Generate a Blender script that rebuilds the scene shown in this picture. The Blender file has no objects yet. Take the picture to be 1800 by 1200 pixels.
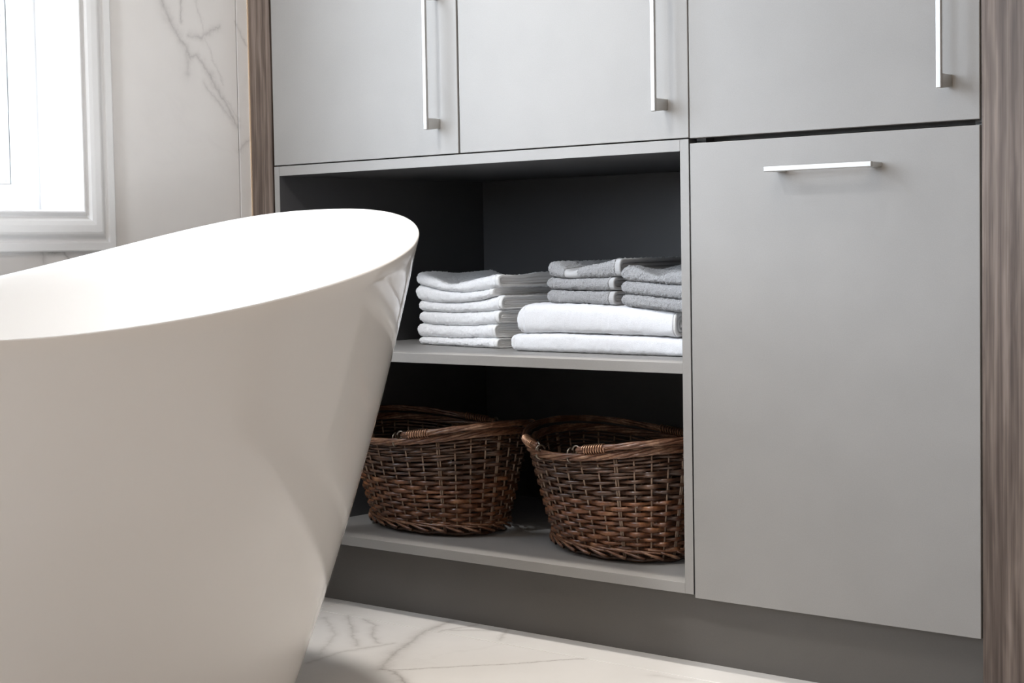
import bpy, math, random
import numpy as np
from mathutils import Matrix, Vector
random.seed(7); rng = np.random.default_rng(7)
scene = bpy.context.scene
COL = scene.collection
PI = math.pi

# ------------------------------------------------------------------ camera
YAW, PITCH, ROLL = 0.7124, -0.0529, 0.0171
Rz = Matrix.Rotation(YAW, 3, 'Z'); Rx = Matrix.Rotation(PITCH, 3, 'X'); Ry = Matrix.Rotation(ROLL, 3, 'Y')
R = Rz @ Rx @ Ry
right, fwd, up = R.col[0], R.col[1], R.col[2]
cam_d = bpy.data.cameras.new('camera'); cam = bpy.data.objects.new('camera', cam_d); COL.objects.link(cam)
M = Matrix((( right.x, up.x, -fwd.x, 2.5858), (right.y, up.y, -fwd.y, -2.2791), (right.z, up.z, -fwd.z, 0.6844), (0, 0, 0, 1)))
cam.matrix_world = M
cam_d.sensor_width = 36; cam_d.lens = 3011.3/1800*36; cam_d.clip_start = .02; cam_d.clip_end = 100
scene.camera = cam

# ------------------------------------------------------------------ light and exposure
scene.view_settings.view_transform = 'Standard'; scene.view_settings.look = 'None'
scene.view_settings.gamma = 1; scene.view_settings.use_curve_mapping = False
scene.view_settings.exposure = 0.0
world = bpy.data.worlds.new('sky'); scene.world = world; world.use_nodes = True
wn = world.node_tree.nodes; wl = world.node_tree.links
wn.clear()
wo = wn.new('ShaderNodeOutputWorld'); wb = wn.new('ShaderNodeBackground')
wtc = wn.new('ShaderNodeTexCoord'); wsx = wn.new('ShaderNodeSeparateXYZ'); wr = wn.new('ShaderNodeValToRGB')
wl.new(wtc.outputs['Generated'], wsx.inputs[0]); wl.new(wsx.outputs['Z'], wr.inputs[0])
# overcast sky: dim ground below the horizon, brighter towards the zenith
e = wr.color_ramp.elements
e[0].position = 0.0; e[0].color = (.30, .31, .31, 1)
e[1].position = 1.0; e[1].color = (.92, .97, 1.06, 1)
m1 = wr.color_ramp.elements.new(.04); m1.color = (.66, .72, .80, 1)
wl.new(wr.outputs[0], wb.inputs[0]); wb.inputs[1].default_value = 13.3
wl.new(wb.outputs[0], wo.inputs[0])

def area(name, loc, rot, sx, sy, energy, color, portal=False):
    l = bpy.data.lights.new(name, 'AREA'); l.shape = 'RECTANGLE'; l.size = sx; l.size_y = sy
    l.energy = energy; l.color = color
    if portal: l.cycles.is_portal = True
    o = bpy.data.objects.new(name, l); o.location = loc; o.rotation_euler = rot; COL.objects.link(o); return o
area('window_portal', (-.30, -1.2, 1.52), (0, -PI/2, 0), 1.6, 1.7, 1, (1, 1, 1), portal=True)
area('window_portal', (.75, -4.14, 1.65), (PI/2, 0, 0), 1.2, 1.4, 1, (1, 1, 1), portal=True)  # portal for the added fill window
area('warm_fill', (2.1, -1.7, 2.56), (0, 0, 0), 1.5, 1.8, 17, (1.0, .82, .66))  # added warm fill for the wall, tub side and towel ends
def spot(name, loc, aim, power, cone, blend, color, r=.035):
    l = bpy.data.lights.new(name, 'SPOT'); l.energy = power; l.color = color; l.spot_size = math.radians(cone); l.spot_blend = blend; l.shadow_soft_size = r
    o = bpy.data.objects.new(name, l); o.location = loc; COL.objects.link(o)
    o.rotation_euler = (Vector(aim)-Vector(loc)).to_track_quat('-Z', 'Y').to_euler(); return o
# added fill spots without fixtures: two over the gap in front of the plinth, one turned to the cabinets
spot('fill_spot', (.74, -.20, 2.59), (.70, -.18, 0), 165, 34, .9, (1.0, .95, .88), .09)
spot('fill_spot', (1.25, -.80, 2.59), (1.12, -.22, 0), 50, 32, 1.0, (1.0, .95, .88), .09)
spot('fill_spot', (.38, -1.75, 2.59), (.48, .10, .72), 230, 46, 1.0, (.96, .98, 1.0), .12)

# ------------------------------------------------------------------ node helpers
def mat(name):
    m = bpy.data.materials.new(name); m.use_nodes = True
    n = m.node_tree.nodes; b = n['Principled BSDF']
    return m, n, m.node_tree.links, b
def setc(b, c, rough=.5, metal=0, coat=0):
    b.inputs['Base Color'].default_value = (*c, 1); b.inputs['Roughness'].default_value = rough
    b.inputs['Metallic'].default_value = metal; b.inputs['Coat Weight'].default_value = coat
def noise(n, l, vec, scale, detail=4, rough=.55, dist=0):
    t = n.new('ShaderNodeTexNoise'); t.inputs['Scale'].default_value = scale
    t.inputs['Detail'].default_value = detail; t.inputs['Roughness'].default_value = rough; t.inputs['Distortion'].default_value = dist
    if vec is not None: l.new(vec, t.inputs['Vector'])
    return t
def mapping(n, l, src, scale=(1, 1, 1), loc=(0, 0, 0), rot=(0, 0, 0)):
    mp = n.new('ShaderNodeMapping'); mp.inputs['Scale'].default_value = scale
    mp.inputs['Location'].default_value = loc; mp.inputs['Rotation'].default_value = rot
    l.new(src, mp.inputs[0]); return mp.outputs[0]
def ramp(n, l, fac, stops):
    r = n.new('ShaderNodeValToRGB'); el = r.color_ramp.elements
    while len(el) < len(stops): el.new(.5)
    for e_, (p, c) in zip(el, stops): e_.position = p; e_.color = (*c, 1)
    l.new(fac, r.inputs[0]); return r.outputs[0]
def bump(n, l, h, b, strength, dist):
    bp = n.new('ShaderNodeBump'); bp.inputs['Strength'].default_value = strength; bp.inputs['Distance'].default_value = dist
    l.new(h, bp.inputs['Height']); l.new(bp.outputs[0], b.inputs['Normal']); return bp
def math_(n, l, op, a, b_=None, clamp=False):
    m = n.new('ShaderNodeMath'); m.operation = op; m.use_clamp = clamp
    for i, v in enumerate((a, b_)):
        if v is None: continue
        if isinstance(v, (int, float)): m.inputs[i].default_value = v
        else: l.new(v, m.inputs[i])
    return m.outputs[0]

# ------------------------------------------------------------------ materials
def marble(name, veins, base, veincol, rough, seed, plane):
    """polished marble-print porcelain; veins: list of (polyline in 3-D, width, strength)"""
    m, n, l, b = mat(name)
    geo = n.new('ShaderNodeNewGeometry'); pos = geo.outputs['Position']
    # warp the coordinates a little so that the vein lines wander
    nz = noise(n, l, pos, 22, 5, .65); nz2 = noise(n, l, pos, 90, 3, .6)
    def vm(op, a, b_):
        v = n.new('ShaderNodeVectorMath'); v.operation = op
        for i, q in enumerate((a, b_)):
            if q is None: continue
            if isinstance(q, tuple): v.inputs[i].default_value = q
            else: l.new(q, v.inputs[i])
        return v
    w1 = vm('SCALE', vm('SUBTRACT', nz.outputs['Color'], (.5, .5, .5)).outputs[0], None); w1.inputs['Scale'].default_value = .022
    w2 = vm('SCALE', vm('SUBTRACT', nz2.outputs['Color'], (.5, .5, .5)).outputs[0], None); w2.inputs['Scale'].default_value = .010
    wp = vm('ADD', vm('ADD', pos, w1.outputs[0]).outputs[0], w2.outputs[0]).outputs[0]
    flat = (0, 1, 1) if plane == 'x' else (1, 1, 0)
    wp = vm('MULTIPLY', wp, flat).outputs[0]
    acc = None
    for poly, wid, st in veins:
        for A, B in zip(poly, poly[1:]):
            if plane == 'x': A3 = (0, A[0], A[1]); B3 = (0, B[0], B[1])
            else: A3 = (A[0], A[1], 0); B3 = (B[0], B[1], 0)
            d = Vector(B3) - Vector(A3); L2 = d.length_squared
            pa = vm('SUBTRACT', wp, A3).outputs[0]
            dt = vm('DOT_PRODUCT', pa, tuple(d/L2)).outputs['Value']
            cl = math_(n, l, 'MULTIPLY', dt, 1.0, True)
            sc = vm('SCALE', tuple(d), None); l.new(cl, sc.inputs['Scale'])
            ln = vm('LENGTH', vm('SUBTRACT', pa, sc.outputs[0]).outputs[0], None).outputs['Value']
            q = math_(n, l, 'DIVIDE', ln, -wid*1.5)
            q = math_(n, l, 'MULTIPLY', math_(n, l, 'POWER', 2.718, q), st)
            acc = q if acc is None else math_(n, l, 'MAXIMUM', acc, q)
    # faint general veining for the rest of the slab
    big = noise(n, l, mapping(n, l, pos, (1, 1, 1), (seed, seed*.7, 0)), 1.6, 6, .6, .6)
    rd = math_(n, l, 'ABSOLUTE', math_(n, l, 'SUBTRACT', big.outputs[0], .5))
    rv = n.new('ShaderNodeMapRange'); rv.inputs[1].default_value = 0; rv.inputs[2].default_value = .012
    rv.inputs[3].default_value = .22; rv.inputs[4].default_value = 0; l.new(rd, rv.inputs[0])
    msk = noise(n, l, pos, 2.3, 2); rv2 = math_(n, l, 'MULTIPLY', rv.outputs[0], math_(n, l, 'SUBTRACT', msk.outputs[0], .45, True))
    tone = noise(n, l, pos, 5, 4, .6)
    fade = noise(n, l, pos, 60, 3, .7)
    if acc is not None:
        acc = math_(n, l, 'MULTIPLY', acc, math_(n, l, 'ADD', math_(n, l, 'MULTIPLY', fade.outputs[0], 1.5), .45))
        allv = math_(n, l, 'MAXIMUM', acc, rv2)
    else: allv = rv2
    allv = math_(n, l, 'MINIMUM', allv, 1.0)
    bc = ramp(n, l, tone.outputs[0], [(.3, tuple(c*.95 for c in base)), (.7, base)])
    mx = n.new('ShaderNodeMix'); mx.data_type = 'RGBA'; l.new(allv, mx.inputs[0]); l.new(bc, mx.inputs[6]); mx.inputs[7].default_value = (*veincol, 1)
    l.new(mx.outputs[2], b.inputs['Base Color']); b.inputs['Roughness'].default_value = rough
    return m

WV = [([(-0.222, 1.19), (-0.193, 1.132), (-0.16, 1.093), (-0.147, 1.07)], .0045, .55), ([(-0.147, 1.07), (-0.133, 1.075), (-0.112, 1.056), (-0.078, 1.008), (-0.058, 0.976), (-0.034, 0.941)], .003, .55),
      ([(-0.16, 1.093), (-0.153, 1.065), (-0.156, 1.037)], .006, .35), ([(-0.152, 1.113), (-0.117, 1.106), (-0.095, 1.125), (-0.074, 1.134)], .003, .45),
      ([(-0.164, 1.178), (-0.17, 1.134)], .0022, .55), ([(-0.133, 1.181), (-0.11, 1.117), (-0.091, 1.069), (-0.068, 1.02)], .0016, .25),
      ([(-0.112, 1.024), (-0.065, 0.97), (-0.034, 0.939)], .003, .35), ([(-0.09, 1.02), (-0.055, 0.985), (-0.03, 0.955)], .002, .3),
      ([(-0.032, 1.146), (-0.005, 1.101)], .0014, .4), ([(-0.03, 0.893), (0.004, 0.92)], .0028, .4),
      ([(-0.497, 0.703), (-0.476, 0.698), (-0.452, 0.696), (-0.440, 0.684)], .0025, .7), ([(-0.498, 0.699), (-0.494, 0.68)], .003, .4)]
FV = [([(0.591, -0.316), (0.535, -0.23), (0.493, -0.145), (0.456, -0.071), (0.435, 0.02)], .007, .5), ([(0.611, -0.307), (0.728, -0.171), (0.815, -0.056)], .0016, .6),
      ([(0.591, -0.316), (0.623, -0.312), (0.687, -0.356)], .004, .6), ([(0.22, -0.095), (0.344, -0.183), (0.432, -0.306)], .004, .3),
      ([(0.246, -0.058), (0.37, -0.163), (0.44, -0.222)], .004, .4), ([(0.292, -0.061), (0.343, -0.084), (0.385, -0.135), (0.454, -0.184)], .0035, .42),
      ([(0.474, -0.169), (0.449, -0.268), (0.462, -0.36)], .004, .35), ([(0.477, -0.056), (0.494, 0.033)], .003, .4), ([(0.477, -0.04), (0.568, 0.028), (0.613, -0.039)], .003, .35),
      ([(0.974, -0.077), (1.036, -0.071)], .006, .22)]
M_WALL = marble('marble_wall_tile', [(p_, w_0, s_0*.72) for p_, w_0, s_0 in WV], (.88, .865, .85), (.33, .315, .31), .16, 3.1, 'x')
M_FLOOR = marble('marble_floor_tile', FV, (.84, .82, .80), (.36, .33, .31), .22, 9.4, 'z')
M_GROUT, n, l, b = mat('grout'); setc(b, (.68, .65, .62), .8)
M_GROUTF, n, l, b = mat('floor_grout'); setc(b, (.86, .84, .81), .7)

M_TUB, n, l, b = mat('glossy_acrylic'); setc(b, (.76, .735, .705), .07); b.inputs['Coat Weight'].default_value = .3; b.inputs['Coat Roughness'].default_value = .03
M_TRIM, n, l, b = mat('white_trim_paint'); setc(b, (.84, .845, .85), .32)
M_PVC, n, l, b = mat('white_window_frame'); setc(b, (.86, .87, .88), .25)
M_GASKET, n, l, b = mat('grey_gasket'); setc(b, (.10, .12, .13), .6)
M_CEIL, n, l, b = mat('ceiling_paint'); setc(b, (.80, .79, .77), .8)
M_PAINT, n, l, b = mat('room_wall_paint'); setc(b, (.42, .35, .28), .7)
M_CAULK, n, l, b = mat('tan_caulk'); setc(b, (.62, .47, .34), .6)

def lacquer(name, c, rough):
    m, n, l, b = mat(name); tc = n.new('ShaderNodeNewGeometry')
    s = noise(n, l, tc.outputs['Position'], 520, 2, .7); s2 = noise(n, l, tc.outputs['Position'], 9, 3, .5)
    mixv = math_(n, l, 'ADD', math_(n, l, 'MULTIPLY', s.outputs[0], .5), math_(n, l, 'MULTIPLY', s2.outputs[0], .5))
    l.new(ramp(n, l, mixv, [(.3, tuple(x*.93 for x in c)), (.7, tuple(x*1.05 for x in c))]), b.inputs['Base Color'])
    b.inputs['Roughness'].default_value = rough
    bump(n, l, s.outputs[0], b, .12, .0004)
    return m
M_LAC = lacquer('grey_satin_lacquer', (.292, .281, .269), .50)
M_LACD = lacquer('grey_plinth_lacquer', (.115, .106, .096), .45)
M_CARC = lacquer('carcass_board', (.20, .195, .19), .6)
M_INNER = lacquer('shade_tinted_inner_board', (.090, .090, .094), .40)  # cabinet lacquer darkened: niche shade put into the colour
M_EDGE, n, l, b = mat('brown_board_edge'); setc(b, (.09, .06, .045), .6)

def metal(name, c, rough):
    m, n, l, b = mat(name); setc(b, c, rough, 1)
    return m
M_NICKEL = metal('brushed_nickel', (.50, .49, .475), .46)
M_NICKD = metal('nickel_post', (.60, .59, .57), .34)
M_IRON = metal('dark_wire', (.28, .24, .20), .38)
M_COPPER = metal('copper_wire', (.60, .37, .25), .36)

# walnut laminate with a vertical grain
M_WOOD, n, l, b = mat('walnut_laminate')
geo = n.new('ShaderNodeNewGeometry')
wv = mapping(n, l, geo.outputs['Position'], (1, 1, .035))
a1 = noise(n, l, wv, 60, 6, .62, .5); a2 = noise(n, l, mapping(n, l, geo.outputs['Position'], (1, 1, .012)), 260, 3, .6); a3 = noise(n, l, mapping(n, l, geo.outputs['Position'], (1, 1, .12)), 14, 3, .5)
w_ = n.new('ShaderNodeTexWave'); w_.wave_type = 'BANDS'; w_.bands_direction = 'X'; w_.inputs['Scale'].default_value = 16; w_.inputs['Distortion'].default_value = 9; w_.inputs['Detail'].default_value = 3; w_.inputs['Detail Scale'].default_value = 1.2
l.new(mapping(n, l, geo.outputs['Position'], (1, 1, .22)), w_.inputs['Vector'])
s = math_(n, l, 'ADD', math_(n, l, 'MULTIPLY', a1.outputs[0], .42), math_(n, l, 'MULTIPLY', a2.outputs[0], .26))
s = math_(n, l, 'ADD', s, math_(n, l, 'MULTIPLY', w_.outputs[0], .06)); s = math_(n, l, 'ADD', s, math_(n, l, 'MULTIPLY', a3.outputs[0], .22))
l.new(ramp(n, l, s, [(.38, (.060, .040, .031)), (.45, (.105, .076, .060)), (.51, (.158, .119, .097)), (.59, (.24, .188, .158))]), b.inputs['Base Color'])
b.inputs['Roughness'].default_value = .42; bump(n, l, a2.outputs[0], b, .25, .0006)

def terry(name, c, scale=900, st=.9, dist=.0016, lo=.80):
    m, n, l, b = mat(name); tc = n.new('ShaderNodeTexCoord')
    v = n.new('ShaderNodeTexVoronoi'); v.inputs['Scale'].default_value = scale; l.new(tc.outputs['Object'], v.inputs['Vector'])
    z = noise(n, l, tc.outputs['Object'], scale*.45, 4, .75)
    h = math_(n, l, 'SUBTRACT', math_(n, l, 'MULTIPLY', z.outputs[0], 1.4), math_(n, l, 'MULTIPLY', v.outputs['Distance'], .8))
    l.new(ramp(n, l, h, [(.0, tuple(x*lo for x in c)), (.40, c)]), b.inputs['Base Color'])
    b.inputs['Roughness'].default_value = 1; b.inputs['Sheen Weight'].default_value = .35; b.inputs['Sheen Roughness'].default_value = .6
    b.inputs['Specular IOR Level'].default_value = .15
    bump(n, l, h, b, st, dist)
    return m
M_TWHITE = terry('white_terry', (.97, .97, .985), 900, .6, .0011, .9)
M_TBATH = terry('white_bath_terry', (.89, .895, .92), 1300, .55, .001, .88)
M_TGREY = terry('grey_terry', (.50, .50, .515), 620, 1.0, .0024)
def weave(name, c):
    m, n, l, b = mat(name); tc = n.new('ShaderNodeTexCoord')
    w = n.new('ShaderNodeTexWave'); w.bands_direction = 'Z'; w.inputs['Scale'].default_value = 220; w.inputs['Distortion'].default_value = 1.5
    l.new(tc.outputs['Object'], w.inputs['Vector'])
    l.new(ramp(n, l, w.outputs[0], [(0, tuple(x*.86 for x in c)), (1, c)]), b.inputs['Base Color'])
    b.inputs['Roughness'].default_value = .85; bump(n, l, w.outputs[0], b, .5, .0006); return m
M_HEMW = weave('white_flat_hem', (.95, .945, .93)); M_HEMG = weave('grey_flat_hem', (.53, .53, .535))
M_BAND = weave('pale_woven_band', (.55, .55, .555))

def willow(name, stops, rough=.32):
    m, n, l, b = mat(name); tc = n.new('ShaderNodeTexCoord'); oi = n.new('ShaderNodeObjectInfo')
    off = n.new('ShaderNodeVectorMath'); off.operation = 'ADD'; l.new(tc.outputs['Object'], off.inputs[0])
    cmb = n.new('ShaderNodeCombineXYZ'); l.new(math_(n, l, 'MULTIPLY', oi.outputs['Random'], 37.0), cmb.inputs[2]); l.new(cmb.outputs[0], off.inputs[1])
    z = noise(n, l, off.outputs[0], 26, 4, .7); z2 = noise(n, l, mapping(n, l, off.outputs[0], (1, 1, 5)), 150, 3, .6)
    f = math_(n, l, 'ADD', math_(n, l, 'MULTIPLY', z.outputs[0], .75), math_(n, l, 'MULTIPLY', z2.outputs[0], .25))
    l.new(ramp(n, l, f, stops), b.inputs['Base Color']); b.inputs['Roughness'].default_value = rough
    b.inputs['Coat Weight'].default_value = .35; b.inputs['Coat Roughness'].default_value = .25
    bump(n, l, z2.outputs[0], b, .3, .0006); return m
M_WIL = willow('brown_willow', [(.30, (.030, .011, .006)), (.45, (.10, .036, .016)), (.56, (.22, .088, .038)), (.70, (.42, .22, .11))])
M_WILD = willow('dark_willow', [(.30, (.030, .014, .008)), (.48, (.070, .032, .018)), (.7, (.16, .080, .045))], .3)
M_STAKE = willow('thin_stake_willow', [(.3, (.20, .12, .08)), (.7, (.46, .33, .24))], .35)
M_RIM = willow('rim_willow', [(.32, (.07, .026, .014)), (.5, (.17, .075, .040)), (.68, (.48, .29, .18))], .28)

# ------------------------------------------------------------------ mesh helpers
def finish(name, verts, faces, material, parent=None, smooth=False, loc=None):
    me = bpy.data.meshes.new(name)
    me.from_pydata([tuple(map(float, v)) for v in verts], [], faces)
    me.materials.append(material)
    if smooth: me.polygons.foreach_set('use_smooth', [True]*len(me.polygons))
    me.update()
    o = bpy.data.objects.new(name, me); COL.objects.link(o)
    if parent is not None: o.parent = parent
    if loc is not None: o.location = loc
    return o
def fix_normals(o):
    import bmesh
    bm = bmesh.new(); bm.from_mesh(o.data); bmesh.ops.recalc_face_normals(bm, faces=bm.faces); bm.to_mesh(o.data); bm.free()
BF = [(0, 3, 2, 1), (4, 5, 6, 7), (0, 1, 5, 4), (1, 2, 6, 5), (2, 3, 7, 6), (3, 0, 4, 7)]
def boxes(name, lst, material, parent=None, bev=0.0, seg=2):
    vs, fs = [], []
    for (x0, x1, y0, y1, z0, z1) in lst:
        k = len(vs)
        vs += [(x0, y0, z0), (x1, y0, z0), (x1, y1, z0), (x0, y1, z0), (x0, y0, z1), (x1, y0, z1), (x1, y1, z1), (x0, y1, z1)]
        fs += [tuple(i+k for i in f) for f in BF]
    o = finish(name, vs, fs, material, parent)
    if bev > 0:
        m = o.modifiers.new('bevel', 'BEVEL'); m.width = bev; m.segments = seg; m.limit_method = 'ANGLE'; m.harden_normals = False
    return o
def box(name, x0, x1, y0, y1, z0, z1, material, parent=None, bev=0.0): return boxes(name, [(x0, x1, y0, y1, z0, z1)], material, parent, bev)
def empty(name, loc, label=None, cat=None, group=None):
    o = bpy.data.objects.new(name, None); o.location = loc; o.empty_display_size = .05; COL.objects.link(o)
    if label: o['label'] = label; o['category'] = cat
    if group: o['group'] = group
    return o
def under(o, root):
    """parent o to root keeping the world-space mesh coordinates"""
    p = root; off = Vector((0, 0, 0))
    while p is not None: off += p.location; p = p.parent
    o.parent = root; o.location = o.location - off; return o
def struct(o, label=None):
    o['kind'] = 'structure'
    if label: o['label'] = label
    return o
def tube(pts, rad, k=8, closed=False, flat=None):
    """tube along pts (N,3); rad scalar or array; flat=(nx array) optional: (across, along-normal) radii with given normals"""
    P = np.array(pts, float); N = len(P)
    if closed: T = np.roll(P, -1, 0)-np.roll(P, 1, 0)
    else: T = np.gradient(P, axis=0)
    T /= np.linalg.norm(T, axis=1)[:, None]+1e-12
    if flat is None:
        ref = np.array([0, 0, 1.]) if abs(T[:, 2]).mean() < .8 else np.array([1., 0, 0])
        U = np.cross(T, ref); U /= np.linalg.norm(U, axis=1)[:, None]; V = np.cross(U, T)
        ru = rv = np.broadcast_to(np.asarray(rad, float), (N,))
    else:
        U = flat[0]; U = U/np.linalg.norm(U, axis=1)[:, None]; V = np.cross(T, U)
        ru = np.broadcast_to(flat[1], (N,)); rv = np.broadcast_to(flat[2], (N,))
    a = np.linspace(0, 2*PI, k, endpoint=False)
    X = P[:, None]+U[:, None]*np.cos(a)[None, :, None]*ru[:, None, None]+V[:, None]*np.sin(a)[None, :, None]*rv[:, None, None]
    vs = X.reshape(-1, 3).tolist(); fs = []
    for i in range(N if closed else N-1):
        j = (i+1) % N
        for q in range(k): fs.append((i*k+q, i*k+(q+1) % k, j*k+(q+1) % k, j*k+q))
    if not closed: fs.append(tuple(range(k-1, -1, -1))); fs.append(tuple((N-1)*k+q for q in range(k)))
    return vs, fs
def tubes(name, lst, material, parent=None):
    vs, fs = [], []
    for v, f in lst:
        k = len(vs); vs += v; fs += [tuple(i+k for i in q) for q in f]
    return finish(name, vs, fs, material, parent, True)

# ------------------------------------------------------------------ room shell
XW = -.067               # face of the window wall
WY0, WY1, WZ0, WZ1 = -2.02, -.411, .768, 2.40      # window opening (inside the casing)
XR, YB, YF, ZC = 3.6, .66, -3.9, 2.6
def rect_minus(r, h):
    """r, h = (a0,a1,b0,b1); r without h, as rectangles"""
    a0, a1, b0, b1 = r; h0, h1, g0, g1 = h
    h0, h1, g0, g1 = max(a0, h0), min(a1, h1), max(b0, g0), min(b1, g1)
    if h0 >= h1 or g0 >= g1: return [r]
    out = []
    if a0 < h0: out.append((a0, h0, b0, b1))
    if h1 < a1: out.append((h1, a1, b0, b1))
    if b0 < g0: out.append((h0, h1, b0, g0))
    if g1 < b1: out.append((h0, h1, g1, b1))
    return out
WINS = [(WY0, WY1, WZ0, WZ1)]
FW = (.15, 1.35, .95, 2.35)          # x and z of the unseen window added as daylight fill behind the camera
def cut(rects, holes):
    for h in holes: rects = [q for r_ in rects for q in rect_minus(r_, h)]
    return rects
wl_ = struct(boxes('wall_left', [(XW-.20, XW-.009, a, b_, c, d) for (a, b_, c, d) in cut([(YF, YB, 0, ZC)], [(h[0]-.013, h[1]+.013, h[2]-.013, h[3]+.013) for h in WINS])], M_GROUT), 'marble tiled wall with the window')
ys = [YF, -3.0, -2.431, -1.231, -.031, 0.0]
zs = [0, .6, 1.2, 1.8, 2.4, ZC]
g = .0012
for i in range(len(ys)-1):
    zz = zs if i % 2 == 0 else zs
    for j in range(len(zz)-1):
        r = (ys[i]+g, ys[i+1]-(g if i < len(ys)-2 else 0), zz[j]+g, zz[j+1]-g)
        rs = cut([r], WINS)
        if not rs: continue
        o = boxes('tile', [(XW-.010, XW, a, b_, c, d) for a, b_, c, d in rs], M_WALL, wl_, .0008 if len(rs) == 1 else 0)
struct(box('wall_back', XW-.2, XR+.1, YB, YB+.1, 0, ZC, M_PAINT), 'plain wall behind the built-in cabinets')
struct(box('wall_right', XR, XR+.1, YF, YB, 0, ZC, M_PAINT)); struct(boxes('wall_front', [(a, b_, YF-.2, YF, c, d) for a, b_, c, d in rect_minus((XW-.2, XR+.1, 0, ZC), (FW[0]-.013, FW[1]+.013, FW[2]-.013, FW[3]+.013))], M_PAINT))
struct(box('ceiling', XW-.2, XR+.1, YF-.1, YB+.1, ZC, ZC+.1, M_CEIL))
fl = struct(box('floor', XW-.2, XR+.1, YF-.1, YB+.1, -.1, -.0025, M_GROUTF), 'white marble tiled floor')
fx = [XW-.05, .36-.6+.6*0+.0]
xs_ = [XW, .15, 1.35, 2.55, XR]; yy_ = [YF, -3.056, -2.456, -1.856, -1.256, -.656, -.056, YB]
for i in range(len(xs_)-1):
    for j in range(len(yy_)-1):
        sh = 0
        box('tile', xs_[i]+.0011, xs_[i+1]-.0011, yy_[j]+.0011, yy_[j+1]-.0011, -.008, 0, M_FLOOR, fl, .0007)
struct(box('trim_1', XW-.002, XW+.0022, -.0022, .0006, 0, ZC, M_CAULK), 'thin tan caulk line between marble and walnut')

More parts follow.
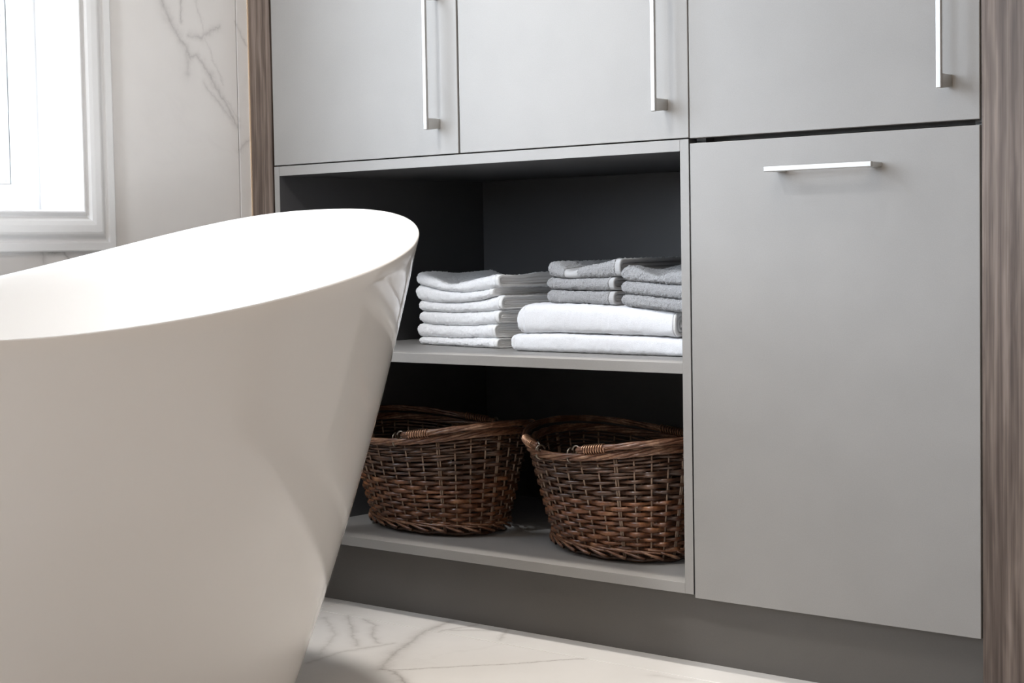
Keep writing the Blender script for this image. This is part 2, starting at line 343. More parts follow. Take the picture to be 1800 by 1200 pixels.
# ------------------------------------------------------------------ window
def ring_profile(rect, prof):
    """sweep profile [(offset outwards from rect, x)] round rect, four mitred sides"""
    a0, a1, b0, b1 = rect; parts = []
    def cor(o): return [(a0-o, b0-o), (a1+o, b0-o), (a1+o, b1+o), (a0-o, b1+o)]
    for sd in range(4):
        vs = []
        for (o, x) in prof:
            c = cor(o); p, q = c[sd], c[(sd+1) % 4]
            vs += [(x, p[0], p[1]), (x, q[0], q[1])]
        n_ = len(prof); fs = []
        for i in range(n_): j = (i+1) % n_; fs.append((2*i, 2*i+1, 2*j+1, 2*j))
        fs.append(tuple(2*i for i in range(n_))); fs.append(tuple(2*i+1 for i in range(n_-1, -1, -1)))
        parts.append((vs, fs))
    return parts
def make_window(wname, wlabel, rect4):
    WY0, WY1, WZ0, WZ1 = rect4
    win = empty(wname, (XW, (WY0+WY1)/2, WZ0)); win['kind'] = 'structure'; win['label'] = wlabel
    wrect = (WY0, WY1, WZ0, WZ1)
    prof = [(-.004, XW-.02), (-.004, XW+.010)] + [(-.004+.004*(1-math.cos(t)), XW+.010+.005*math.sin(t)) for t in np.linspace(.4, PI-.4, 7)] + \
           [(.0048, XW+.0105), (.0065, XW+.0080), (.009, XW+.0080), (.0115, XW+.0115), (.016, XW+.0145), (.024, XW+.0158), (.036, XW+.0160), (.040, XW+.0150), (.043, XW+.0128), (.0455, XW+.0100), (.048, XW+.0080), (.0505, XW+.0072), (.053, XW+.0078), (.0545, XW+.0095), (.0565, XW+.0104), (.0690, XW+.0104), (.0710, XW+.0095), (.0718, XW+.0075), (.0718, XW-.001), (.05, XW-.001)]
    prof = prof + [prof[-1]]
    prof = prof[:-1]
    for vs, fs in ring_profile(wrect, prof):
        o = finish('casing', vs, fs, M_TRIM); fix_normals(o); under(o, win)
    # deep jamb lining
    XF = XW-.125
    for nm, b6 in (('jamb', (XF-.07, XW-.001, WY1, WY1+.012, WZ0-.012, WZ1+.012)), ('jamb', (XF-.07, XW-.001, WY0-.012, WY0, WZ0-.012, WZ1+.012)),
                   ('window_sill', (XF-.07, XW-.001, WY0, WY1, WZ0-.012, WZ0)), ('head_lining', (XF-.07, XW-.001, WY0, WY1, WZ1, WZ1+.012))):
        under(box(nm, *b6, M_TRIM, None), win)
    # outer frame, two sashes, gasket and pane
    fw = .055
    fprof = [(0, XF-.06), (0, XF), (-.004, XF+.001), (-fw*.5, XF+.001), (-fw*.5-.003, XF-.004), (-fw+.003, XF-.004), (-fw, XF-.008), (-fw, XF-.06)]
    for vs, fs in ring_profile((WY0, WY1, WZ0, WZ1), fprof):
        o = finish('window_frame', vs, fs, M_PVC); fix_normals(o); under(o, win)
    ym = (WY0+WY1)/2
    under(box('mullion', XF-.06, XF-.004, ym-.03, ym+.03, WZ0+fw, WZ1-fw, M_PVC, None, .002), win)
    for (a0, a1) in ((WY0+fw, ym-.03), (ym+.03, WY1-fw)):
        rc = (a0, a1, WZ0+fw, WZ1-fw)
        sash = empty('sash', (XF-.03, (a0+a1)/2, WZ0+fw)); under(sash, win)
        sp = [(0, XF-.055), (0, XF-.012), (-.0045, XF-.012), (-.005, XF-.020), (-.0105, XF-.020), (-.011, XF-.026), (-.017, XF-.026), (-.0175, XF-.055)]
        vs_, fs_ = [], []
        for vs, fs in ring_profile(rc, sp):
            k = len(vs_); vs_ += vs; fs_ += [tuple(i+k for i in f) for f in fs]
        o = finish('sash_bar', vs_, fs_, M_PVC); fix_normals(o); under(o, sash)
        vs_, fs_ = [], []
        for vs, fs in ring_profile(rc, [(0.0003, XF-.012), (0.0003, XF-.0112), (-.0008, XF-.0112), (-.0008, XF-.012)]):
            k = len(vs_); vs_ += vs; fs_ += [tuple(i+k for i in f) for f in fs]
        o = finish('gasket', vs_, fs_, M_GASKET); fix_normals(o); under(o, sash)
        gm = bpy.data.materials.get('window_glass')
        if gm is None:
            gm = bpy.data.materials.new('window_glass'); gm.use_nodes = True; nn = gm.node_tree.nodes; ll = gm.node_tree.links; nn.clear()
            oo = nn.new('ShaderNodeOutputMaterial'); mx = nn.new('ShaderNodeMixShader'); tr = nn.new('ShaderNodeBsdfTransparent'); gl = nn.new('ShaderNodeBsdfGlossy'); fr = nn.new('ShaderNodeFresnel')
            tr.inputs[0].default_value = (.95, .98, 1, 1); gl.inputs['Roughness'].default_value = .0; fr.inputs[0].default_value = 1.45
            ll.new(fr.outputs[0], mx.inputs[0]); ll.new(tr.outputs[0], mx.inputs[1]); ll.new(gl.outputs[0], mx.inputs[2]); ll.new(mx.outputs[0], oo.inputs[0])
        o = finish('pane', [(XF-.040, a0+.01, WZ0+fw+.01), (XF-.040, a1-.01, WZ0+fw+.01), (XF-.040, a1-.01, WZ1-fw-.01), (XF-.040, a0+.01, WZ1-fw-.01)], [(0, 1, 2, 3)], gm); under(o, sash)
    return win

make_window('window_1', 'white framed window with moulded casing in the marble wall', WINS[0])
w2 = make_window('fill_window', 'unseen window added opposite the cabinets for frontal daylight', (-.6, .6, FW[2], FW[3]))
w2.location = ((FW[0]+FW[1])/2, YF, FW[2]); w2.rotation_euler[2] = PI/2     # turned to the wall facing the cabinets

# ------------------------------------------------------------------ cabinetry
DZ = .8595               # underside of the upper doors
def handle(root, x, z, length, vertical, label):
    """slim square bar on two tapering posts; (x, z) is the lower / left end of the bar"""
    vs, fs = [], []
    def bx(a0, a1, y0, y1, c0, c1):
        k = len(vs); vs.extend([(a0, y0, c0), (a1, y0, c0), (a1, y1, c0), (a0, y1, c0), (a0, y0, c1), (a1, y0, c1), (a1, y1, c1), (a0, y1, c1)])
        fs.extend([tuple(i+k for i in f) for f in BF])
    if vertical: bx(x-.004, x+.004, -.036, -.030, z, z+length)
    else: bx(x, x+length, -.036, -.030, z-.004, z+.004)
    h = finish('handle', vs, fs, M_NICKEL); m = h.modifiers.new('bevel', 'BEVEL'); m.width = .0011; m.segments = 2
    h['label'] = label; under(h, root)
    vs.clear(); fs.clear()
    for s in (0, 1):
        if vertical:
            c0 = z if s == 0 else z+length-.021; c1 = c0+.021
            V = [(x-.0038, -.030, c0), (x+.0038, -.030, c0), (x+.0038, -.030, c1), (x-.0038, -.030, c1), (x-.0038, .001, c0+.0035), (x+.0038, .001, c0+.0035), (x+.0038, .001, c1), (x-.0038, .001, c1)]
        else:
            a0 = x if s == 0 else x+length-.021; a1 = a0+.021
            V = [(a0, -.030, z-.0038), (a1, -.030, z-.0038), (a1, -.030, z+.0038), (a0, -.030, z+.0038), (a0+.002, .001, z-.0038), (a1-.002, .001, z-.0038), (a1-.002, .001, z+.0038), (a0+.002, .001, z+.0038)]
        k = len(vs); vs.extend(V); fs.extend([tuple(i+k for i in f) for f in [(0, 1, 2, 3), (7, 6, 5, 4), (0, 4, 5, 1), (1, 5, 6, 2), (2, 6, 7, 3), (3, 7, 4, 0)]])
        
    # both posts belong to the handle: one mesh with it
    import bmesh
    me2 = bpy.data.meshes.new('posts'); me2.from_pydata(vs, [], fs)
    bm = bmesh.new(); bm.from_mesh(h.data); bm.from_mesh(me2)
    bmesh.ops.recalc_face_normals(bm, faces=bm.faces); bm.to_mesh(h.data); bm.free(); bpy.data.meshes.remove(me2)
    h.data.materials.append(M_NICKD)
    for p in h.data.polygons:
        if p.index >= 6: p.material_index = 1
    return h
def door(root, x0, x1, z0, z1, name='door', label=None):
    d = box(name, x0, x1, 0, .019, z0, z1, M_LAC, None, .0008)
    if label: d['label'] = label
    # world-space parent helper needs an origin on the panel
    under(d, root); return d
GAP = .0017
upper = empty('wall_cabinet', (.5, .3, DZ), 'grey two-door upper cabinet above the open towel shelves, with two long vertical bar handles', 'cabinet')
under(boxes('carcass', [(.0005, .018, .021, .62, DZ, 2.36), (.982, .9995, .021, .62, DZ, 2.36), (.018, .982, .021, .62, DZ, DZ+.018), (.018, .982, .021, .62, 2.342, 2.36), (.018, .982, .60, .62, DZ+.018, 2.342), (.491, .509, .021, .60, DZ+.018, 2.342)], M_CARC), upper)
d1 = door(upper, .0022, .500-.0022, DZ+.0012, 2.36, label='left door, hinged beside the walnut panel'); handle(d1, .4505, .904, .252, True, 'long vertical bar handle')
d2 = door(upper, .500+.0022, 1.0-.0012, DZ+.0012, 2.36, label='right door of the pair'); handle(d2, .955, .904, .252, True, 'long vertical bar handle')
for d_ in (d1, d2): pass
rightup = empty('tall_cabinet', (1.25, .3, DZ), 'grey single-door upper cabinet above the wide pull-out front, next to the walnut panel', 'cabinet')
under(boxes('carcass', [(1.0005, 1.018, .021, .62, DZ-.004, 2.36), (1.482, 1.4995, .021, .62, DZ-.004, 2.36), (1.018, 1.482, .045, .62, DZ-.004, DZ+.014), (1.018, 1.482, .021, .62, 2.342, 2.36), (1.018, 1.482, .60, .62, DZ+.014, 2.342)], M_CARC), rightup)
d3 = door(rightup, 1.0+.0012, 1.5-.0018, DZ, 2.36); handle(d3, 1.453, .904, .252, True, 'vertical bar handle near the walnut panel')
lower = empty('laundry_cabinet', (1.25, .3, .1205), 'grey base cabinet with a tall pull-out front and one horizontal bar handle', 'cabinet')
under(boxes('carcass', [(1.0005, 1.018, .021, .62, .1205, .8545), (1.482, 1.4995, .021, .62, .1205, .8545), (1.018, 1.482, .021, .62, .1205, .1385), (1.018, 1.482, .022, .62, .836, .8475), (1.018, 1.482, .60, .62, .1385, .836)], M_CARC), lower)
d4 = door(lower, 1.0+.0012, 1.5-.0018, .1156, .8511, 'drawer_front'); handle(d4, 1.162, .802, .184, False, 'horizontal bar handle')

shelfu = empty('shelf_unit', (.5, .3, .1205), 'open grey shelf unit with towels above and wicker baskets below', 'shelf unit')
T = .0175
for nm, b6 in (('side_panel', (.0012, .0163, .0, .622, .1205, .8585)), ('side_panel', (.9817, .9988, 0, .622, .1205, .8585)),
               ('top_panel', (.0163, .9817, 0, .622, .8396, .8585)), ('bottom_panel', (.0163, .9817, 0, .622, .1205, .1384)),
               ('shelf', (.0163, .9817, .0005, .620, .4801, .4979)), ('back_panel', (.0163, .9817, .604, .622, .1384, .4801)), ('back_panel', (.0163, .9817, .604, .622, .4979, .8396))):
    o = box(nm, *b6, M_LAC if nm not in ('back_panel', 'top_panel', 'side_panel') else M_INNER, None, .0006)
    if nm in ('top_panel', 'side_panel'):       # pale front edge like the doors, niche shade put into the dark inside colour
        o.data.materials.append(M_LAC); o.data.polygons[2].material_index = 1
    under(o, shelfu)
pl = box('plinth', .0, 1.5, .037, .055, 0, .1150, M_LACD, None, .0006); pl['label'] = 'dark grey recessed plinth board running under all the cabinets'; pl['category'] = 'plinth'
wp1 = box('end_panel', XW+.0022, -.0030, 0, .622, 0, 2.40, M_WOOD, None, .0006); wp1['label'] = 'narrow walnut end panel between the marble wall and the left cabinet door'; wp1['category'] = 'panel'
wp2 = box('end_panel', 1.5012, 1.64, 0, .622, 0, 2.40, M_WOOD, None, .0006); wp2['label'] = 'wide walnut end panel at the right edge, beside the pull-out front'; wp2['category'] = 'panel'
# dark shadow-gap backing strip behind the gap between the walnut panel and the unit
# ------------------------------------------------------------------ bathtub
TP = dict(xc=.4799, yc=-1.0114, a=.7477, b=.4025, n=2.3712, z0=.6019, z1=.0671, z2=.0991, e1=.1794, e2=.0687, s1=.5537, z3=-.0759, ph=.0644, eg=.2497, z4=.0684)
NT = 200
th = np.linspace(0, 2*PI, NT, endpoint=False)
def tub_ring(inset_end, inset_side, zfun, n_=None):
    n_ = n_ or TP['n']
    cx = np.sign(np.cos(th))*np.abs(np.cos(th))**(2/n_); sy = np.sign(np.sin(th))*np.abs(np.sin(th))**(2/n_)
    u = sy; rim = TP['z0']+TP['z1']*u+TP['z2']*u**2+TP['z3']*u**3+TP['z4']*u**4
    lx = (TP['b']-inset_side)*cx*(1+TP['eg']*u); ly = (TP['a']-inset_end)*sy
    c, s_ = math.cos(TP['ph']), math.sin(TP['ph'])
    return np.stack([TP['xc']+lx*c-ly*s_, TP['yc']+lx*s_+ly*c, zfun(rim)], -1)
rings = []
def ins(w): return TP['e1']*w+TP['e2']*w*w
for w in np.linspace(1, 0, 26):
    zmin = 0.0
    rings.append(tub_ring(ins(w), TP['s1']*ins(w), lambda r, w=w: r*(1-w)-(.003 if w == 0 else 0)))
# rolled lip
rings.append(tub_ring(.0006, .0006, lambda r: r-.0012)); rings.append(tub_ring(.0022, .0022, lambda r: r))
rings.append(tub_ring(.0055, .0055, lambda r: r-.0002)); rings.append(tub_ring(.0085, .0085, lambda r: r-.0022)); rings.append(tub_ring(.0105, .0105, lambda r: r-.0045))
rings.append(tub_ring(.0145, .0145, lambda r: r-.0165)); rings.append(tub_ring(.0170, .0165, lambda r: r-.021))
nr = 22
for k in range(1, nr+1):                       # inner basin
    t = k/nr; zb = .15
    dn = t**.9
    o_ = .0185+ .16*dn + (.25*max(0, (t-.78)/.22)**2)
    rings.append(tub_ring(o_, .018+.075*dn+(.20*max(0, (t-.78)/.22)**2), lambda r, dn=dn, t=t: (r-.021)*(1-min(1, dn*1.0))+zb*min(1, dn)))
V = np.concatenate(rings); nrg = len(rings); F = []
for i in range(nrg-1):
    for j in range(NT): F.append((i*NT+j, i*NT+(j+1) % NT, (i+1)*NT+(j+1) % NT, (i+1)*NT+j))
F.append(tuple(range(NT-1, -1, -1))); F.append(tuple((nrg-1)*NT+j for j in range(NT)))
tub = finish('bathtub', V-np.array([TP['xc'], TP['yc'], 0]), F, M_TUB, None, True, (TP['xc'], TP['yc'], 0)); fix_normals(tub)
tub['label'] = 'glossy white freestanding bathtub with a high sloping end and thin rim'; tub['category'] = 'bathtub'

# ------------------------------------------------------------------ towels
def smoothnoise(x, y, seed, sc):
    r = np.random.default_rng(seed); out = np.zeros_like(x)
    for k in range(7):
        a, b_, c = r.normal(0, sc), r.normal(0, sc), r.uniform(0, 6.28); out += np.sin(a*x+b_*y+c)
    return out/7
def towel(name, origin, ang, L, D, lo, hi, m, mats, label, group, res=.0022, fuzz=.0007, rl=.02, rr=0.0, hem=.009, band=None, seed=1, fr=1.0, hem_out=.0015, h0=.024, skew=0.0, sq=.85):
    """a folded towel: m nested U-shaped layers, folds to the front, filling the space between surfaces lo and hi (functions of local x, y)"""
    root = empty(name, (origin[0], origin[1], 0), label, 'towel', group); root.rotation_euler[2] = ang
    nf = 17
    def piece(x0, x1, pname, material, fz, shrink, layers, capl=True, capr=True):
        vs, fs = [], []
        for j in range(layers[0], layers[1]):
            Lj = 0 if j == 0 else -abs(math.sin(j*2.3+seed))*.0035
            xa, xb = (x0, x1) if j == 0 else (max(x0, L-.045), x1+Lj)
            nx = max(3, int((xb-xa)/(res if j == 0 else .006))+1); X = np.linspace(xa, xb, nx)
            if j == 0 and rl > 0 and x0 < 1e-6: X = np.sort(np.concatenate([X, rl*(1-np.cos(np.linspace(0.02, PI/2, 7)))]))
            if rr > 0 and abs(x1-L) < 1e-6: X = np.sort(np.concatenate([X, L-rr*(1-np.cos(np.linspace(0.02, PI/2, 7)))]))
            nx = len(X)
            tt = 1/(2*m)
            wo = j*tt + (0.004 if j else 0) + shrink; wi = (j+1)*tt-.004
            nd = max(6, int(D/(res*1.6 if j == 0 else .012)))
            ys_ = np.linspace(1, 0, nd, endpoint=False)[:]           # from the back forwards
            phi = np.linspace(-PI/2, PI/2, nf if j == 0 else 9)
            def loop(w):
                k = .5-w
                r = h0/2*fr
                rr_ = max(r*(1-2*w), .0004)
                yb = r+(D-r)*ys_
                cc_, ss_ = np.cos(phi), np.sin(phi)
                cc_ = np.abs(cc_)**sq; ss_ = np.sign(ss_)*np.abs(ss_)**sq
                y = np.concatenate([yb, r-rr_*cc_, yb[::-1]])
                z = np.concatenate([np.full(len(yb), .5-k), .5+k*ss_, np.full(len(yb), .5+k)])
                ny = np.concatenate([np.zeros(len(yb)), -np.cos(phi), np.zeros(len(yb))]); nz = np.concatenate([-np.ones(len(yb)), np.sin(phi), np.ones(len(yb))])
                return y, z, ny, nz
            loops = []
            for w, fzz in ((wo, fz), (wi, 0)):
                y, z, ny, nz = loop(w); Y, XX = np.meshgrid(y, X); Z = np.broadcast_to(z, XX.shape).copy(); Yy = Y.copy()
                if rl > 0:
                    q = np.clip(XX/rl, 0, 1); s_ = np.clip(1-(1-q)**2.6, 0, 1)**(1/2.6); s_ = .08+.92*s_
                    Z = .5+(Z-.5)*s_; Yy = Yy+(1-s_)*h0*.35
                if rr > 0:
                    q = np.clip((L-XX)/rr, 0, 1); s_ = np.sqrt(np.clip(1-(1-q)**2, 0, 1)); s_ = .08+.92*s_
                    Z = .5+(Z-.5)*s_; Yy = Yy+(1-s_)*h0*.45
                a, b_ = lo(XX, Yy), hi(XX, Yy)
                zz = a+(b_-a)*Z
                wob = smoothnoise(XX*1.0, Z*.02, seed+5, 38)*.0022 + smoothnoise(XX, zz*3, seed+6, 90)*.0010
                f_ = rng.normal(0, 1, XX.shape)*fzz + smoothnoise(XX, Yy*.5+zz*2, seed+9, 160)*.0006*(1 if fzz else .3) + smoothnoise(XX, Yy*.4+zz*1.6, seed+19, 620)*fzz*1.5
                P = np.stack([XX+rng.normal(0, .4, XX.shape)*fzz, Yy+ny*f_+wob+skew*(Z-.5)*0, zz+nz*f_], -1)
                loops.append(P)
            O, I = loops; ns = O.shape[1]; k0 = len(vs)
            vs.extend(O.reshape(-1, 3).tolist()); k1 = len(vs); vs.extend(I.reshape(-1, 3).tolist())
            for i in range(nx-1):
                for q in range(ns-1):
                    a = i*ns+q; b2 = a+ns
                    fs.append((k0+a, k0+a+1, k0+b2+1, k0+b2))
                    if j > 0 or i > nx-14 or i < 3: fs.append((k1+b2, k1+b2+1, k1+a+1, k1+a))
            for i in (0, nx-1):
                for q in range(ns-1):
                    a = i*ns+q; fc = (k0+a, k0+a+1, k1+a+1, k1+a); fs.append(fc if i else fc[::-1])
        return finish(pname, vs, fs, material, root, True)
    xs_end = L-hem
    cuts = [0.0]
    if band: cuts += [band[0], band[1]]
    cuts.append(xs_end)
    body_lists = [(cuts[i], cuts[i+1]) for i in range(0, len(cuts)-1, 1)]
    import bmesh
    first = None
    for i, (a, b_) in enumerate(body_lists):
        if band and i == 1: piece(a, b_, 'woven_band', mats[2], 0.0, .035, (0, 1)); continue
        o = piece(a, b_, 'terry_body', mats[0], fuzz, 0, (0, 1))
        if first is None: first = o
        else:
            bm = bmesh.new(); bm.from_mesh(first.data); bm.from_mesh(o.data); bm.to_mesh(first.data); bm.free(); bpy.data.objects.remove(o)
            first.data.polygons.foreach_set('use_smooth', [True]*len(first.data.polygons))
    if hem > 0: piece(xs_end, L, 'hem', mats[1], 0.00012, .02, (0, 1))
    if m > 1: piece(xs_end-.03, L, 'inner_fold', mats[1], 0.0003, 0, (1, m))
    return root

def surf(zl, zm, zr, L, extra=None, eps=0.0):
    # quadratic through left, middle, right
    def f(x, y):
        s = np.clip(x/L, 0, 1)
        v = zl*(2*(s-.5)*(s-1))+zm*(4*s*(1-s))+zr*(2*s*(s-.5))
        if extra is not None: v = v+extra(s, y)
        return v+eps
    return f
ZS = .4979
A1 = -.190
Ls = .262
left = [ZS+.0003, .5145, .5405, .567, .590, .619, .646]
mid  = [ZS+.0003, .5150, .5395, .5645, .5835, .6055, .627]
rgt  = [ZS+.0003, .5180, .5450, .5715, .5990, .6150, .640]
def wv_(seed, amp): return lambda s, y: smoothnoise(s, y*4, seed, 7)*amp*1.7
def top_extra(s, y):
    return .010*np.exp(-((s-.62)/.2)**2-((y-.11)/.05)**2)+.002*np.sin(s*9+y*40)-.008*np.exp(-((s-.40)/.15)**2-((y-.04)/.05)**2)
names_ = ['lowest of six white washcloths, on the shelf beside the bath', 'second from the bottom of the six folded white washcloths', 'third from the bottom of the six folded white washcloths',
          'fourth white washcloth from the bottom, its right end puffed up in a round fold', 'white folded washcloth just under the topmost one, right end pulled in', 'topmost rumpled white washcloth of the left stack, dipped in the middle']
offx = [0.002, -.002, .004, .002, -.004, -.001]; offy = [0, .001, .002, .002, 0, -.001]
Ladd = [0, -.002, .002, .014, -.004, .012]
ca, sa = math.cos(A1), math.sin(A1)
for k in range(6):
    ex_lo = wv_(20+k, .0012) if k > 0 else None
    ex_hi = wv_(21+k, .0012) if k < 5 else top_extra
    L = Ls+Ladd[k]
    ox, oy = .170+ca*offx[k]-sa*offy[k], .222+sa*offx[k]+ca*offy[k]
    towel('washcloth', (ox, oy), A1, L, .19, surf(left[k], mid[k], rgt[k], Ls, ex_lo, .0003), surf(left[k+1], mid[k+1], rgt[k+1], Ls, ex_hi, -.0003),
          [3, 3, 3, 3, 2, 2][k], (M_TWHITE, M_HEMW), names_[k], 'white washcloths stacked on the shelf', rl=.016, seed=31+k, h0=.025, fr=1.1)
# two white bath towels
bl = surf(ZS+.0003, ZS+.0003, ZS+.0003, .47); bh = surf(.5305, .5330, .5270, .47, wv_(3, .001))
towel('bath_towel', (.500, .127), -.02, .470, .33, bl, lambda x, y: bh(x, y)-.0004, 2, (M_TBATH, M_HEMW), 'lower of the two large white bath towels, lying on the shelf', 'white bath towels', res=.0030, rl=.016, seed=60, h0=.035, hem=0, fuzz=.0004, fr=1.1, sq=.62)
bh2 = surf(.5865, .5855, .5730, .40, lambda s, y: -.012*np.clip((.10-s)/.1, 0, 1)**2)
towel('bath_towel', (.514, .126), -.03, .372, .33, lambda x, y: bh(x, y)+.0004, bh2, 3, (M_TBATH, M_HEMW), 'upper white bath towel, thick, with its rolled layers showing at the right', 'white bath towels', res=.0030, rl=.024, seed=61, h0=.054, hem=.004, fuzz=.0004, fr=1.0, sq=.58)
# grey hand towels: three on the left, three on the right, all on the bath towels
gb = lambda x, y: bh2(x+.07, y)+.0006
gl_l = [.0, .613, .6345, .664]; gl_m = [.0, .611, .6330, .6555]; gl_r = [.0, .6115, .6350, .668]
gn = ['lower left grey hand towel, resting on the white bath towel', 'middle grey hand towel of the left trio', 'top grey hand towel of the left trio, with a pale ribbed band']
LG = .163
def gtop(s, y): return -.009*np.exp(-((s-.34)/.13)**2-((y-.0)/.07)**2)+.009*np.exp(-((s-.6)/.22)**2-((y-.09)/.04)**2)+.003*np.exp(-((s-.12)/.1)**2)
for k in range(3):
    lo = gb if k == 0 else surf(gl_l[k], gl_m[k], gl_r[k], LG, wv_(70+k, .0008), .0003)
    hi = surf(gl_l[k+1], gl_m[k+1], gl_r[k+1], LG, wv_(71+k, .0008) if k < 2 else gtop, -.0003)
    towel('hand_towel', (.583+(.003 if k == 2 else 0), .136), -.05, LG+(.012 if k == 2 else 0), .20, lo, hi, 2, (M_TGREY, M_HEMG, M_BAND), gn[k], 'grey hand towels', res=.0019, rl=.016, seed=80+k, h0=.023, hem=.012, fuzz=.0007, fr=1.1,
          band=(.043, .075) if k == 2 else None)
gr_l = [.0, .6060, .6290, .648]; gr_m = [.0, .6000, .6240, .6430]; gr_r = [.0, .5930, .6170, .6400]
gn = ['lower right grey hand towel, against the side of the shelf', 'middle grey hand towel of the right trio', 'top grey hand towel of the right trio, creased on top']
LG2 = .195
def gtop2(s, y): return .0035*np.sin(s*10+y*45)-.007*np.exp(-((s-.45)/.12)**2-((y-.05)/.035)**2)+.004*np.exp(-((s-.1)/.15)**2)
gb2 = lambda x, y: bh2(x+.25, y)+.0006
for k in range(3):
    lo = gb2 if k == 0 else surf(gr_l[k], gr_m[k], gr_r[k], LG2, wv_(90+k, .0008), .0003)
    hi = surf(gr_l[k+1], gr_m[k+1], gr_r[k+1], LG2, wv_(91+k, .0008) if k < 2 else gtop2, -.0003)
    towel('hand_towel', (.762, .124), -.13, LG2, .20, lo, hi, 2, (M_TGREY, M_HEMG), gn[k], 'grey hand towels', res=.0019, rl=.018, seed=95+k, h0=.022, hem=.010, fuzz=.0007, fr=1.1)

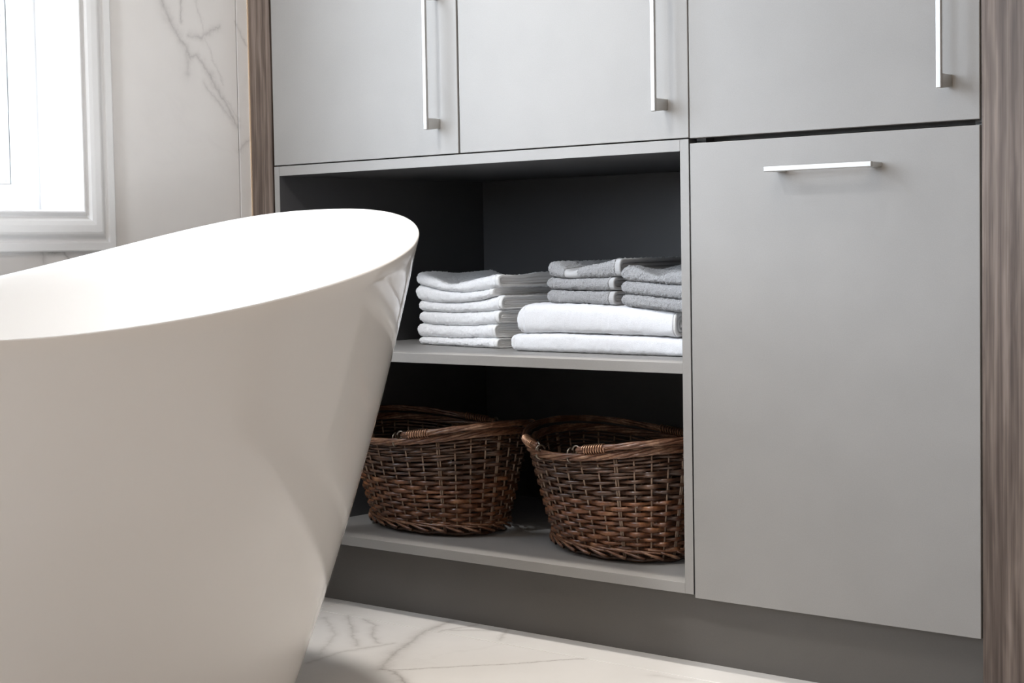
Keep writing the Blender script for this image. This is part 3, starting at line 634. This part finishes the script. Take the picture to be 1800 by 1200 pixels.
# ------------------------------------------------------------------ wicker baskets
BA, BB, RA, RB, RH, RISE = .172, .105, .214, .157, .186, .022
def bsurf(t, h, out=0.0):
    """point on the basket wall: t angle, h 0 (foot) .. 1 (rim)"""
    t = np.asarray(t, float); h = np.asarray(h, float)
    f = h**.92
    a = BA+(RA-BA)*f+out; b_ = BB+(RB-BB)*f+out
    return np.stack([a*np.cos(t), b_*np.sin(t), .006+(RH-.010)*h+RISE*h*h*np.cos(t)**2+0*t], -1)
def nrm(t, h):
    t = np.asarray(t, float)
    v = np.stack([np.cos(t)/(BA+.05*h), np.sin(t)/(BB+.05*h), 0*t-.0], -1); v /= np.linalg.norm(v, axis=1)[:, None]; return v
def make_basket(root, seed):
    r = np.random.default_rng(seed); NS = 34
    # willow strands woven in and out of the stakes
    rows = 15
    tt = np.linspace(0, 2*PI, NS*8, endpoint=False)
    for k in range(rows):
        h = .115+(.80-.115)*k/(rows-1)
        ph = k % 2
        rad = .0045*np.cos(NS/2*tt+PI*ph)
        thick = 1+.16*np.sin(tt*3+r.uniform(0, 6))+.1*np.sin(tt*7+r.uniform(0, 6))
        P = bsurf(tt, np.full_like(tt, h)+.0035*np.sin(tt*5+r.uniform(0, 6)))+nrm(tt, h)*rad[:, None]
        hh = .0045 if h < .60 else .0037
        o = tubes('willow_strand', [tube(P, 0, 6, True, (nrm(tt, h), .0019, hh*thick))], M_WIL if h < .58 else M_WILD, root)
    # finer dark waling under the rim
    for k in range(5):
        h = .825+.030*k
        rad = .0040*np.cos(NS/2*tt*1.0+k*2.1)
        P = bsurf(tt, np.full_like(tt, h)+.004*np.sin(tt*6+k))+nrm(tt, h)*rad[:, None]
        tubes('waling_strand', [tube(P, 0, 6, True, (nrm(tt, h), .0018, .0027))], M_WILD, root)
    # stakes
    for k in range(NS):
        t = 2*PI*k/NS; hs = np.linspace(.03, .96, 12)
        for dt in ((-.012, .012) if k % 6 == 0 else (0,)):
            P = bsurf(np.full(12, t+dt), hs)
            tubes('stake', [tube(P, .0017, 6)], M_STAKE, root)
    # foot border: overlapping slanted rods, then thin pairing rods above
    nb = 26
    for k in range(nb):
        s = np.linspace(0, 1, 8); t = 2*PI*(k+s*2.0)/nb
        out = .0075+.0035*np.sin(s*PI)
        P = bsurf(t, .085-.118*s, 0)+nrm(t, 0)*out[:, None]; P[:, 2] = np.clip(P[:, 2]+.001, .0040, None)
        tubes('foot_rod', [tube(P, .0031*np.sqrt(np.clip(np.minimum(s+.25, 1.15-s), .1, 1))*1.15, 7)], M_RIM, root)
    for k in range(nb):
        s = np.linspace(0, 1, 7); t = 2*PI*(k+.3+s*2.4)/nb
        P = bsurf(t, .075+.035*(1-s)+.006*math.sin(k*4), 0)+nrm(t, 0)*(.0045+.002*np.sin(s*PI))[:, None]
        tubes('foot_rod', [tube(P, .0021, 6)], M_RIM, root)
    # woven base
    base = []
    for k in range(14):
        q = (k+.5)/14
        P = np.stack([BA*q*np.cos(tt[::3]), BB*q*np.sin(tt[::3]), .006+.0015*np.cos(tt[::3]*12+k*PI)], -1); base.append(tube(P, .0035, 5, True))
    tubes('woven_base', base, M_WILD, root)
    # rim: rods plaited round each other
    for k in range(5):
        t = np.linspace(0, 2*PI, 220, endpoint=False); a = t*6+k*2*PI/5
        P = bsurf(t, np.full_like(t, 1.0))+nrm(t, 1)*((.0058*np.cos(a))+.001)[:, None]; P[:, 2] += .0045*np.sin(a)
        tubes('rim_rod', [tube(P, .0030, 7, True)], M_RIM, root)
    # two drop handles hinged at the middle of the front and back, lying on the rim
    for sgn in (-1, 1):
        hd = empty('carry_handle', (0, 0, 0)); hd.parent = root
        t = np.linspace(-PI/2+(.46 if sgn > 0 else .13), PI/2-(.46 if sgn > 0 else .13), 90)
        if sgn < 0: t = PI-t
        tn = np.linspace(0, 1, 90); lift = .010+.003*np.sin(tn*PI)
        C0 = bsurf(t, np.full_like(t, 1.0))+nrm(t, 1)*(.0045+.010*np.sin(tn*PI))[:, None]; C0[:, 2] += lift+.003
        lst = []
        for k in range(4):
            a = tn*13+k*PI/2
            P = C0+nrm(t, 1)*(.0034*np.cos(a))[:, None]; P[:, 2] += .0034*np.sin(a); lst.append(tube(P, .0030, 6))
        tubes('handle_rod', lst, M_RIM, hd)
        for e0 in (0, 1):                       # copper wire wrap and iron ring at each end
            i0, i1 = (3, 12) if e0 == 0 else (77, 86)
            s = np.linspace(0, 1, 240); idx = i0+(i1-i0)*s; c = np.stack([np.interp(idx, np.arange(90), C0[:, q]) for q in range(3)], -1)
            tq = np.interp(idx, np.arange(90), t); nn_ = nrm(tq, 1); a = s*2*PI*9
            P = c+nn_*(.0076*np.cos(a))[:, None]; P[:, 2] += .0076*np.sin(a)
            tubes('wire_wrap', [tube(P, .0012, 5)], M_COPPER, hd)
            ti = t[0] if e0 == 0 else t[-1]; ce = C0[0] if e0 == 0 else C0[-1]
            dirn = (C0[0]-C0[8]) if e0 == 0 else (C0[-1]-C0[-9]); dirn /= np.linalg.norm(dirn)
            cc = ce+dirn*.004+np.array([0, 0, -.002])
            a = np.linspace(0, 2*PI, 22, endpoint=False)
            ringp = cc+dirn[None]*np.cos(a)[:, None]*.0085+np.array([0, 0, 1.])[None]*np.sin(a)[:, None]*.0095
            stem = np.stack([ce-dirn*.016, ce-dirn*.006, ce, cc+np.array([0, 0, -.006])])
            tubes('iron_ring', [tube(ringp, .0017, 6, True)], M_IRON, hd); tubes('iron_stem', [tube(stem, .0024, 6)], M_IRON, hd)
            # eye loop fixed round the rim
            ce2 = cc+dirn*.012; a = np.linspace(0, 2*PI, 22, endpoint=False)
            n1 = nrm(np.array([ti]), 1)[0]
            lp = ce2+np.array([0, 0, -.006])+n1[None]*np.cos(a)[:, None]*.0095+np.array([0, 0, 1.])[None]*np.sin(a)[:, None]*.0125
            tubes('eye_loop', [tube(lp, .0017, 6, True)], M_IRON, hd)
bk1 = empty('wicker_basket', (.2420, .203, .1384), 'dark wicker basket half hidden behind the bathtub, on the bottom shelf', 'basket', 'wicker baskets on the bottom shelf')
bk1.rotation_euler[2] = -.2317; make_basket(bk1, 4)
bk2 = empty('wicker_basket', (.7080, .2003, .1384), 'brown wicker basket with folded handles near the right side of the bottom shelf', 'basket', 'wicker baskets on the bottom shelf')
bk2.rotation_euler[2] = -.4117
def clone(src, parent):
    for ch in [c for c in src.children]:
        c = ch.copy(); COL.objects.link(c); c.parent = parent; clone(ch, c)
clone(bk1, bk2)
